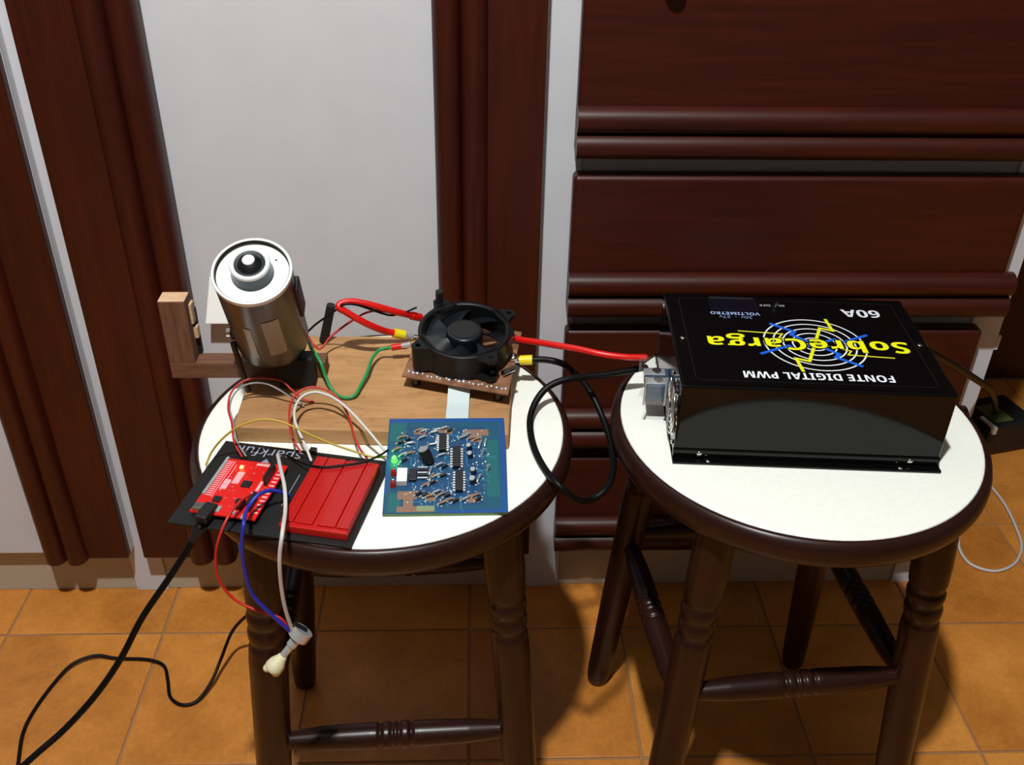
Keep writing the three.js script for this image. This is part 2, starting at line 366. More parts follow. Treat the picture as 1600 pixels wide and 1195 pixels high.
{
  const base = V(-0.1815, 0.5405, 0.240), top = V(-0.1795, 0.6385, 0.2935);
  const axis = top.clone().sub(base), L = axis.length(); axis.normalize();
  const m = thing('motor', 'silver cylindrical electric motor tilted forward with a bright end cap', 'motor');
  m.position.copy(base); m.quaternion.setFromUnitVectors(V(0, 1, 0), axis);
  const R = 0.0318;
  part('can', lathe([[0.0003, 0], [0.026, 0], [0.0295, 0.0015], [R - 0.0008, 0.006], [R, 0.012], [R, L - 0.002], [R - 0.0004, L], [R - 0.0022, L], [R - 0.0024, L - 0.0065], [0.0003, L - 0.0066]], 64), M.motorCan, m);
  part('rim_band', lathe([[R + 0.0003, L - 0.004], [R + 0.0006, L - 0.0002], [R, L + 0.0004], [R - 0.0018, L + 0.0003], [R - 0.0019, L - 0.001]], 64), M.aluminium, m);
  const cp = part('end_cap', lathe([[0.0003, L - 0.0042], [0.0262, L - 0.0042], [0.0282, L - 0.0045], [0.0293, L - 0.0052]], 64), M.aluminium, m, null, null, 'bright white metal end cap');
  part('boss', lathe([[0.0172, L - 0.003], [0.0165, L - 0.001], [0.0158, L + 0.0075], [0.0158, L + 0.0092]], 48), M.darkSteel, cp);
  part('boss_ring', new THREE.TorusGeometry(0.0142, 0.0021, 14, 48).rotateX(Math.PI / 2).translate(0, L + 0.0088, 0), M.aluminium, cp);
  part('dome', lathe([[0.0050, L + 0.0150], [0.0075, L + 0.0136], [0.0100, L + 0.0112], [0.0126, L + 0.0082], [0.0128, L + 0.004]], 40), M.darkSteel, cp);
  part('dome_highlight', lathe([[0.0003, L + 0.0162], [0.003, L + 0.016], [0.0048, L + 0.0152], [0.0052, L + 0.0142]], 32), M.aluminium, cp);  // white highlight on the dome, put into a brighter disc at its tip
  part('drain_hole', cyl(0.0009, 0.0009, 0.0006, 10).translate(0.0175, L - 0.0041, -0.0135), M.blackMatte, cp);
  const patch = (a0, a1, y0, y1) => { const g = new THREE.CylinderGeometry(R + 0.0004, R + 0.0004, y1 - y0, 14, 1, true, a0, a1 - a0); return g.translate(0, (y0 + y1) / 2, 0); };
  part('pale_patch', patch(-0.36, -0.16, 0.026, 0.072), M.motorPatch, m);  // two paler curved patches wrapped on the can
  part('pale_patch', patch(0.16, 0.62, 0.030, 0.082), M.motorPatch, m);
  // clamp bolt on the left flank, black strap on the right flank
  const bolt = part('bolt', rod([-0.030, 0.022, 0.004], [-0.0375, 0.022, 0.004], 0.0042, 0.0042, 6), M.chrome, m);
  part('bolt_washer', rod([-0.030, 0.022, 0.004], [-0.0335, 0.022, 0.004], 0.0068), M.darkSteel, bolt);
  part('terminal_cover', boxAt(0.0300, 0.0340, 0.050, 0.092, -0.010, 0.005, 0.0016, 2), M.blackPlastic, m);
  part('lower_bearing', cyl(0.013, 0.011, 0.008).translate(0, -0.004, 0), M.darkSteel, m);
  // mounting foot and strut, kept upright in world space
  const inv = m.quaternion.clone().invert();
  const toLocal = (g) => g.translate(-base.x, -base.y, -base.z).applyQuaternion(inv);
  part('strut', toLocal(rod([-0.2125, 0.553, 0.262], [-0.2055, PT + 0.001, 0.262], 0.0026)), M.rust, m);
  part('foot', toLocal(boxAt(-0.178, -0.146, PT + 0.0005, 0.533, 0.2415, 0.258, 0.002, 2)), M.blackMatte, m);
}
{
  const t = thing('sensor_probe', 'black heat-shrink sleeve standing up behind the tan board', 'sleeve', [-0.1400, PT, 0.1720]);
  part('sleeve', rod([-0.009, 0.001, 0.002], [0.002, 0.043, 0.006], 0.0046, 0.0042), M.blackMatte, t);
}

// ---------- left stool: copper plate with fan ----------
{
  const y = 0.5165;
  const p = thing('copper_plate', 'brown copper-clad plate raised on spacers beneath the black fan', 'plate');
  part('sheet', uvm(prism([[-0.067, 0.2595], [0.028, 0.2905], [0.0445, 0.181], [-0.050, 0.150]], y - 0.0016, y, 0.0003)), M.copper, p);
  for (const [x, z] of [[-0.055, 0.25], [0.02, 0.275], [0.034, 0.19], [-0.04, 0.165]]) part('spacer', cyl(0.004, 0.004, y - 0.0016 - PT, 12).translate(x, (y - 0.0016 + PT) / 2, z), M.darkSteel, p);
  // row of solder joints along the near edge, transistors under the fan
  for (let i = 0; i < 22; i++) {
    const f = i / 21, x = -0.061 + f * 0.088, z = 0.2565 + f * 0.0285;
    part('solder_joint', new THREE.SphereGeometry(0.0013 + rnd() * 0.0009, 8, 6).scale(1, 0.7, 1).translate(x + rr(-0.001, 0.001), y + 0.0005, z - rr(0.0005, 0.004)), M.solder, p);
  }
  for (let i = 0; i < 5; i++) part('transistor', boxAt(-0.004, 0.004, 0, 0.003, -0.006, 0.006, 0.0006).rotateY(-0.3).translate(-0.045 + i * 0.014, y, 0.222 + i * 0.006), i === 0 ? M.steel : M.blackPlastic, p);
  part('bolt_head', lathe([[0.0003, 0.0045], [0.003, 0.004], [0.0052, 0.0022], [0.0056, 0], [0.0003, 0]], 20).translate(0.0345, y + 0.0012, 0.2315), M.chrome, p);
  part('bolt_head', lathe([[0.0003, 0.0045], [0.003, 0.004], [0.0052, 0.0022], [0.0056, 0], [0.0003, 0]], 20).translate(-0.050, y + 0.0012, 0.2), M.chrome, p);
  part('flyback_diode', rod([0.024, y + 0.0035, 0.262], [0.034, y + 0.0035, 0.253], 0.0028), M.chrome, p);

  const f = thing('cooling_fan', 'black round computer cooling fan lying flat on the copper plate', 'fan', [-0.0105, y + 0.0072, 0.2275], 0);
  f.rotation.x = 0.14;   // tipped toward the viewer by the parts under its far side
  const hgt = 0.0255, Ro = 0.0412, Ri = 0.0372;
  part('frame', lathe([[Ri, 0.0], [Ro, 0.0], [Ro + 0.0004, 0.001], [Ro - 0.0006, 0.004], [Ro - 0.0008, hgt - 0.005], [Ro + 0.0012, hgt - 0.002], [Ro + 0.0008, hgt], [Ri + 0.0012, hgt], [Ri, hgt - 0.002], [Ri - 0.0004, hgt * 0.5], [Ri, 0]], 72), M.fanPlastic, f);
  for (const a of [-30, 60, 150, 240]) {
    const c = Math.cos(a * Math.PI / 180), s = Math.sin(a * Math.PI / 180), r = 0.0475;
    const full = a === 150;
    const ear = [];
    for (const yy of full ? [hgt / 2] : [0.002, hgt - 0.002]) {
      const hh = full ? hgt : 0.004;
      const sh = new THREE.Shape(); sh.absarc(r, 0, 0.0058, -Math.PI / 2, Math.PI / 2); sh.lineTo(0.036, 0.013); sh.lineTo(0.036, -0.013);
      const hole = new THREE.Path(); hole.absarc(r, 0, 0.0024, 0, Math.PI * 2, true); sh.holes.push(hole);
      ear.push(new THREE.ExtrudeGeometry(sh, { depth: hh, bevelEnabled: false, curveSegments: 12 }).rotateX(Math.PI / 2).rotateY(-a * Math.PI / 180).translate(0, yy + hh / 2, 0));
    }
    part('mounting_ear', merge(ear), M.fanPlastic, f);
    if (a === 240) part('screw_post', cyl(0.0036, 0.0036, 0.012, 14).translate(r * c, hgt + 0.006, r * s), M.blackPlastic, f);
  }
  part('hub', lathe([[0.0003, hgt - 0.0008], [0.0145, hgt - 0.001], [0.0162, hgt - 0.0018], [0.0168, hgt - 0.004], [0.0168, 0.006]], 48), M.blade, f);
  part('hub_sticker', lathe([[0.0003, hgt - 0.0004], [0.0128, hgt - 0.0006]], 40), M.blackMatte, f);
  for (let k = 0; k < 7; k++) {
    const pos = [], idx = [], NR = 6, NA = 8;
    for (let i = 0; i <= NR; i++) for (let j = 0; j <= NA; j++) {
      const r = 0.0162 + (0.0362 - 0.0162) * i / NR, sweep = (0.36 + 0.12 * i / NR), a = -sweep + 2 * sweep * j / NA + 0.25 * (i / NR);
      const yy = 0.0075 + 0.0125 * (j / NA) + 0.002 * Math.sin(Math.PI * j / NA);
      pos.push(r * Math.cos(a), yy, r * Math.sin(a));
    }
    for (let i = 0; i < NR; i++) for (let j = 0; j < NA; j++) { const q = i * (NA + 1) + j; idx.push(q, q + 1, q + NA + 1, q + 1, q + NA + 2, q + NA + 1); }
    const half = pos.length / 3, all = pos.slice(); for (let i = 0; i < half; i++) all.push(pos[3 * i], pos[3 * i + 1] - 0.0012, pos[3 * i + 2]);
    const back = []; for (let i = 0; i < idx.length; i += 3) back.push(idx[i] + half, idx[i + 2] + half, idx[i + 1] + half);
    const g = new THREE.BufferGeometry(); g.setAttribute('position', new THREE.Float32BufferAttribute(all, 3)); g.setIndex([...idx, ...back]); g.computeVertexNormals();
    g.rotateY(k * Math.PI * 2 / 7 + 0.35);
    part('blade', g, M.blade, f);
  }
  for (let k = 0; k < 3; k++) { const a = k * 2.094 + 0.6; part('support_arm', rod([0.012 * Math.cos(a), 0.002, 0.012 * Math.sin(a)], [0.039 * Math.cos(a), 0.002, 0.039 * Math.sin(a)], 0.0018), M.fanPlastic, f); }
  part('motor_base', cyl(0.0175, 0.0175, 0.004, 32).translate(0, 0.0025, 0), M.fanPlastic, f);
}

// white flat ribbon between the plate and the blue board
{
  const cs = curve([[-0.0135, 0.5155, 0.244], [-0.0145, 0.515, 0.262], [-0.0155, 0.5085, 0.275], [-0.0160, 0.5048, 0.288], [-0.0165, 0.5055, 0.303], [-0.0165, 0.507, 0.317]]);
  const n = 24, pos = [], idx = [];
  for (let i = 0; i <= n; i++) { const q = cs.getPoint(i / n); for (const [dx, dy] of [[-0.0098, 0], [0.0098, 0], [0.0098, -0.0009], [-0.0098, -0.0009]]) pos.push(q.x + dx, q.y + dy, q.z); }
  for (let i = 0; i < n; i++) for (let k = 0; k < 4; k++) { const a = 4 * i + k, b = 4 * i + (k + 1) % 4; idx.push(a, a + 4, b, b, a + 4, b + 4); }
  idx.push(0, 1, 2, 0, 2, 3, 4 * n, 4 * n + 2, 4 * n + 1, 4 * n, 4 * n + 3, 4 * n + 2);
  let g = new THREE.BufferGeometry(); g.setAttribute('position', new THREE.Float32BufferAttribute(pos, 3)); g.setIndex(idx); g = g.toNonIndexed(); g.computeVertexNormals();
  single('ribbon_cable', g, M.ribbon, 'flat white ribbon cable running from the fan plate to the blue board', 'cable');
}

// ---------- blue circuit board ----------
{
  const W = 0.0985, D = 0.1045, zF = 0.4165, yF = ST + 0.0003, zB = 0.3135, yB = 0.5046;
  const tilt = Math.atan2(yB - yF, zF - zB);
  const b = thing('circuit_board', 'blue-green circuit board crowded with chips, its back edge propped on the tan board', 'circuit board', [-0.0245, yF, zF], 0.008);
  b.rotation.set(tilt, 0.008, 0, 'YXZ');   // local frame: x right, -z away from the viewer, y up off the board
  const th = 0.0032, y = th;
  const map = canvasTex(1024, 1086, (c, w, h) => {
    c.fillStyle = '#0a4a63'; c.fillRect(0, 0, w, h);
    c.fillStyle = '#0b3f66'; c.fillRect(w * 0.13, h * 0.1, w * 0.68, h * 0.83);
    c.fillStyle = '#0a4484'; c.fillRect(0, 0, w, h * 0.045); c.fillRect(w * 0.955, 0, w * 0.045, h); c.fillRect(w * 0.45, h * 0.965, w, h * 0.04); c.fillRect(0, h * 0.3, w * 0.025, h * 0.5);
    c.fillStyle = '#0f5a5e'; c.fillRect(w * 0.02, h * 0.05, w * 0.13, h * 0.2); c.fillRect(w * 0.84, h * 0.25, w * 0.1, h * 0.6); c.fillRect(w * 0.04, h * 0.8, w * 0.1, h * 0.18);
    c.fillStyle = '#84624f';
    for (const [x0, y0, x1, y1] of [[.11, .78, .27, .86], [.16, .84, .24, .97], [.11, .93, .41, .985], [.64, .13, .86, .2], [.7, .2, .8, .27], [.22, .13, .32, .18], [.44, .12, .55, .18], [.68, .85, .77, .9], [.33, .84, .42, .88]]) c.fillRect(x0 * w, y0 * h, (x1 - x0) * w, (y1 - y0) * h);
    c.fillStyle = '#7c8a66'; c.fillRect(w * .27, h * .925, w * .14, h * .05);
    c.strokeStyle = '#2f7f9a'; c.lineWidth = 5;
    for (let i = 0; i < 46; i++) { const x = rr(.12, .8) * w, yy = rr(.12, .9) * h; c.beginPath(); c.moveTo(x, yy); const l = rr(30, 120); if (rnd() < .5) { c.lineTo(x + l, yy); c.lineTo(x + l + 20, yy + 20); } else { c.lineTo(x, yy + l); c.lineTo(x + 20, yy + l + 20); } c.stroke(); }
    c.fillStyle = '#b9c3c4'; for (let i = 0; i < 160; i++) { c.beginPath(); c.arc(rr(.1, .85) * w, rr(.1, .93) * h, rr(3, 7), 0, 7); c.fill(); }
  });
  const sub = part('substrate', boxAt(-W / 2, W / 2, 0, th - 0.0003, -D, 0, 0.0003), M.boardEdge, b);
  part('printed_face', new THREE.PlaneGeometry(W, D).rotateX(-Math.PI / 2).translate(0, th - 0.0001, -D / 2), std({ map, roughness: 0.4 }), b);
  const P = (u, v) => [(u - 0.5) * W, -D + v * D];
  const uvp = (px, py) => [(px - 205) / 1165, (py - 135) / 880];     // read off the photograph's board corner to corner
  const at = (px, py) => P(...uvp(px, py));
  // chips with two rows of pins
  for (const [px, py, w, d] of [[752, 395, 0.0062, 0.0185], [890, 537, 0.0066, 0.022], [915, 752, 0.0062, 0.0215]]) {
    const [x, z] = at(px, py);
    const c = part('chip', boxAt(-w / 2, w / 2, y + 0.0012, y + 0.0046, -d / 2, d / 2, 0.0004).translate(x, 0, z), M.chip, b);
    for (const s of [-1, 1]) for (let i = 0; i < 8; i++) {
      const zz = z - d / 2 + 0.0014 + i * (d - 0.0028) / 7;
      part('pin', boxAt(-0.0011, 0.0011, y, y + 0.0026, -0.0007, 0.0007, 0.0002).translate(x + s * (w / 2 + 0.0009), 0, zz), M.solder, c);
    }
  }
  // big leaning electrolytic and four small ones
  const capac = (px, py, r, h, lean) => {
    const [x, z] = at(px, py);
    const a = [x, y + 0.0005, z], e = [x + lean[0], y + h, z + lean[1]];
    const c = part('capacitor', rod(a, e, r), M.blackPlastic, b);
    const d = V(...e).sub(V(...a)).normalize().multiplyScalar(0.0003);
    part('capacitor_top', rod(e, [e[0] + d.x, e[1] + d.y, e[2] + d.z], r * 0.9), M.capTop, c);
  };
  capac(622, 560, 0.0048, 0.0125, [-0.0045, -0.003]);
  capac(1020, 440, 0.0022, 0.006, [-0.0012, 0.001]); capac(1030, 515, 0.0022, 0.006, [-0.0012, 0.001]);
  capac(1060, 665, 0.0022, 0.006, [-0.0012, 0.001]); capac(1055, 750, 0.0026, 0.0065, [-0.0014, 0.001]);
  // resistors and diodes
  for (const [px, py, ang] of [[350, 325, .3], [335, 378, .3], [300, 440, .5], [400, 352, .6], [510, 258, .4], [560, 265, .4], [545, 330, .5], [430, 385, .2], [370, 490, .5], [430, 480, .4], [380, 545, .6], [690, 255, .3], [760, 240, .4], [820, 265, .5], [660, 280, .3], [650, 400, .2], [690, 350, 1.4], [950, 330, .5], [990, 310, .6], [1040, 340, .3], [1090, 350, .4], [1120, 400, 1.3], [1175, 380, 1.4], [720, 590, .5], [770, 610, .6], [640, 640, 1.3], [650, 700, 1.2], [740, 500, .4], [600, 770, .5], [660, 755, .6], [530, 850, .6], [590, 860, .5], [640, 870, .3], [700, 835, .5], [740, 860, .6], [760, 930, .4], [820, 905, .3], [880, 915, .6], [970, 900, .5], [1020, 880, .4], [1070, 870, .5], [1095, 905, .6], [1105, 715, 1.2], [800, 870, .5], [700, 690, .5], [760, 690, .4]]) {
    const [x, z] = at(px, py), dx = Math.cos(ang) * 0.0026, dz = -Math.sin(ang) * 0.0026;
    const kind = rnd();
    const r = part('resistor', rod([x - dx, y + 0.0014, z - dz], [x + dx, y + 0.0014, z + dz], 0.0011, 0.0011, 10), kind < 0.35 ? M.resistor : kind < 0.55 ? M.chip : M.capTop, b);
    for (const s of [-1, 1]) part('lead', rod([x + s * dx, y + 0.0014, z + s * dz], [x + s * dx * 1.75, y + 0.0001, z + s * dz * 1.75], 0.0008, 0.0009, 8), M.solder, r);
  }
  // solder blobs between the parts
  for (let i = 0; i < 70; i++) { const u = rr(0.06, 0.86), v = rr(0.11, 0.92), [x, z] = P(u, v); if (v > 0.78 && u < 0.25) continue; part('solder_blob', new THREE.SphereGeometry(rr(0.0007, 0.0012), 8, 6).scale(1, 0.8, 1).translate(x, y + 0.0003, z), M.solder, b); }
  // connector, jumper block, LEDs, tall pins
  { const [x, z] = at(372, 715); part('white_connector', boxAt(x - 0.0042, x + 0.0042, y, y + 0.0062, z - 0.0072, z + 0.0072, 0.0005), M.whitePlastic, b); }
  { const [x, z] = at(470, 690); part('black_connector', boxAt(x - 0.0032, x + 0.0032, y, y + 0.003, z - 0.006, z + 0.006, 0.0005), M.chip, b); }
  { const [x, z] = at(565, 670); for (let i = 0; i < 5; i++) part('jumper', boxAt(x - 0.0042, x + 0.0042, y + 0.001, y + 0.0026, z - 0.0056 + i * 0.0028 - 0.0007, z - 0.0056 + i * 0.0028 + 0.0007, 0.0002), i % 2 ? M.chip : M.capTop, b); }
  const led = (px, py, mat, name, label) => { const [x, z] = at(px, py); part(name, lathe([[0.0003, 0.0062], [0.0014, 0.0058], [0.0022, 0.0042], [0.0022, 0.0006], [0.0026, 0.0006], [0.0026, 0], [0.0003, 0]], 18).translate(x, y, z), mat, b, null, null, label); return [x, z]; };
  const [gx, gz] = led(285, 548, M.greenGlow, 'green_led', 'lit green LED');
  led(288, 672, M.redLed, 'red_led', 'unlit red LED'); led(288, 775, M.redLed, 'red_led', 'unlit red LED');
  for (const [px, py] of [[1150, 490], [1195, 640]]) { const [x, z] = at(px, py); part('test_pin', rod([x - 0.0012, y, z + 0.001], [x + 0.0006, y + 0.0062, z - 0.0006], 0.0011), M.solder, b); }
  const gl = new THREE.PointLight(0x50ff40, 0.0009, 0.2, 2); gl.position.set(gx, y + 0.0045, gz + 0.0002); gl.name = 'green_led_light'; gl.castShadow = true; gl.shadow.radius = 0.1; b.add(gl);
}

// ---------- black mounting plate with red controller board and red breadboard ----------
{
  const A = -0.212, C = [-0.1552, 0.3862], W = 0.1475, D = 0.1075, th = 0.0028;
  const plate = thing('mounting_plate', 'black plastic base plate with pale lettering, overhanging the left stool edge', 'plate', [C[0], ST, C[1]], A);
  const map = canvasTex(1024, 746, (c, w, h) => {
    c.fillStyle = '#0c0c0d'; c.fillRect(0, 0, w, h);
    c.save(); c.translate(w * 0.285, h * 0.082); c.rotate(Math.PI); c.fillStyle = '#9a9fae'; c.textAlign = 'center'; c.textBaseline = 'middle';
    c.font = '108px sans-serif'; c.scale(0.98, 1); c.fillText('sparkfun', 0, 0); c.restore();
    c.fillStyle = '#8d8ba0'; c.beginPath(); c.moveTo(w * .30, h * .16); c.lineTo(w * .34, h * .23); c.lineTo(w * .27, h * .235); c.closePath(); c.fill();
    c.fillRect(w * 0.535, h * 0.30, 5, h * 0.38);
  });
  part('plate_body', boxAt(-W / 2, W / 2, 0, th - 0.0002, -D / 2, D / 2, 0.0006), M.blackMatte, plate);
  part('printed_face', new THREE.PlaneGeometry(W - 0.0014, D - 0.0014).rotateX(-Math.PI / 2).translate(0, th, 0), std({ map, roughness: 0.55 }), plate);
  part('edge_clip', boxAt(0.003, 0.009, 0, 0.007, -D / 2 - 0.001, -D / 2 + 0.004, 0.0008), M.blackPlastic, plate);

  // red controller board
  const bw = 0.0535, bd = 0.0686, yb = th + 0.0045, t = 0.0016;
  const r = thing('controller_board', 'bright red microcontroller board with silver print on the black plate', 'circuit board', [-0.1885, ST, 0.3905], A);
  const rmap = canvasTex(512, 656, (c, w, h) => {
    c.fillStyle = '#cf1512'; c.fillRect(0, 0, w, h);
    c.fillStyle = '#e3a3a8';
    for (let i = 0; i < 18; i++) c.fillRect(w * 0.02, h * (0.05 + i * 0.037), w * 0.13, h * 0.018);
    c.fillRect(w * 0.165, h * 0.04, w * 0.012, h * 0.68); c.fillRect(w * 0.22, h * 0.1, w * 0.012, h * 0.5);
    c.fillRect(w * 0.32, h * 0.22, w * 0.11, h * 0.22); c.fillRect(w * 0.2, h * 0.38, w * 0.1, h * 0.18);
    c.fillRect(w * 0.52, h * 0.02, w * 0.22, h * 0.045);
    for (let i = 0; i < 12; i++) c.fillRect(w * 0.90, h * (0.10 + i * 0.07), w * 0.08, h * 0.03);
    c.fillRect(w * 0.74, h * 0.34, w * 0.05, h * 0.18); c.fillRect(w * 0.7, h * 0.55, w * 0.06, h * 0.06);
    c.fillStyle = '#b5837f'; for (let i = 0; i < 60; i++) c.fillRect(rr(.2, .85) * w, rr(.05, .92) * h, rr(4, 18), rr(3, 8));
  });
  part('substrate', boxAt(-bw / 2, bw / 2, yb, yb + t - 0.0002, -bd / 2, bd / 2, 0.0002), M.redBoard, r);
  part('printed_face', new THREE.PlaneGeometry(bw, bd).rotateX(-Math.PI / 2).translate(0, yb + t, 0), std({ map: rmap, roughness: 0.38 }), r);
  const yt = yb + t;
  const blk = (name, x, z, w, d, h, mat, rr0 = 0.0003) => part(name, boxAt(x - w / 2, x + w / 2, yt, yt + h, z - d / 2, z + d / 2, rr0), mat, r);
  for (const [x, z] of [[-0.023, -0.030], [0.023, -0.030], [-0.023, 0.030], [0.023, 0.030]]) part('standoff', cyl(0.0025, 0.0025, yb - th, 12).translate(x, (yb + th) / 2, z), M.blackPlastic, r);
  const hs = (z, d) => { const h = blk('header_socket', 0.0185, z, 0.0026, d, 0.0085, M.chip); const n = Math.round(d / 0.00254); for (let i = 0; i < n; i++) part('contact', boxAt(0.0179, 0.0191, yt + 0.0082, yt + 0.0086, z - d / 2 + (i + .5) * d / n - 0.0006, z - d / 2 + (i + .5) * d / n + 0.0006, 0), M.blackMatte, h); };
  hs(-0.0165, 0.0205); hs(0.019, 0.0155);
  blk('header_socket', -0.0245, -0.010, 0.0024, 0.048, 0.0022, M.solder);
  blk('microchip', 0.0035, -0.0045, 0.0075, 0.0075, 0.0014, M.chip);
  blk('small_chip', 0.006, 0.0165, 0.005, 0.0045, 0.0014, M.chip);
  blk('small_chip', -0.0115, 0.0175, 0.006, 0.0062, 0.0016, M.chip);
  blk('usb_socket', -0.0205, 0.030, 0.0085, 0.0075, 0.0035, M.steel, 0.0006);
  blk('fuse', -0.0118, 0.0275, 0.0068, 0.0052, 0.0032, M.yellowPart);
  blk('crystal', 0.0075, 0.0305, 0.004, 0.0035, 0.002, M.solder);
  blk('reset_button', -0.005, 0.029, 0.003, 0.0065, 0.0018, M.solder);
  blk('power_jack', 0.0098, 0.0215, 0.0055, 0.009, 0.0045, M.blackPlastic);
  blk('capacitor', 0.0165, 0.0335, 0.002, 0.005, 0.002, M.solder);
  const yl = part('power_led', boxAt(-0.0105, -0.0075, yt, yt + 0.0014, -0.0262, -0.0225, 0.0003), M.yellowGlow, r, null, null, 'lit yellow LED');
  const l = new THREE.PointLight(0xffd060, 0.0003, 0.15, 2); l.position.set(-0.009, yt + 0.0018, -0.0243); l.name = 'power_led_light'; l.castShadow = true; l.shadow.radius = 0.08; r.add(l);

  // red breadboard
  const b = thing('breadboard', 'glossy red plastic breadboard on the right half of the black plate', 'breadboard', [-0.1150, ST + th + 0.0002, 0.4000], A);
  const w2 = 0.054 / 2, d2 = 0.0865 / 2;
  part('base', boxAt(-w2, w2, 0, 0.0070, -d2, d2, 0.0008), M.redPlastic, b);
  const holeTex = (nx, nz) => canvasTex(nx * 32, nz * 32, (c, w, h) => { c.fillStyle = '#b1100d'; c.fillRect(0, 0, w, h); c.fillStyle = '#740806'; for (let i = 0; i < nx; i++) for (let j = 0; j < nz; j++) c.fillRect(i * 32 + 11, j * 32 + 11, 10, 10); });
  for (const [x0, x1, nx] of [[-0.0268, -0.0172, 2], [-0.0164, -0.0014, 5], [0.0014, 0.0164, 5], [0.0172, 0.0268, 2]]) {
    const s = part(nx === 2 ? 'power_rail' : 'terminal_strip', boxAt(x0, x1, 0.0068, 0.0086, -d2 + 0.0006, d2 - 0.0045, 0.0006), M.redPlastic, b);
    part('hole_grid', new THREE.PlaneGeometry(x1 - x0 - 0.0014, 2 * d2 - 0.0068).rotateX(-Math.PI / 2).translate((x0 + x1) / 2, 0.00865, -0.00195), phy({ map: holeTex(nx, 30), roughness: 0.34, clearcoat: 0.2 }), s);
  }
}

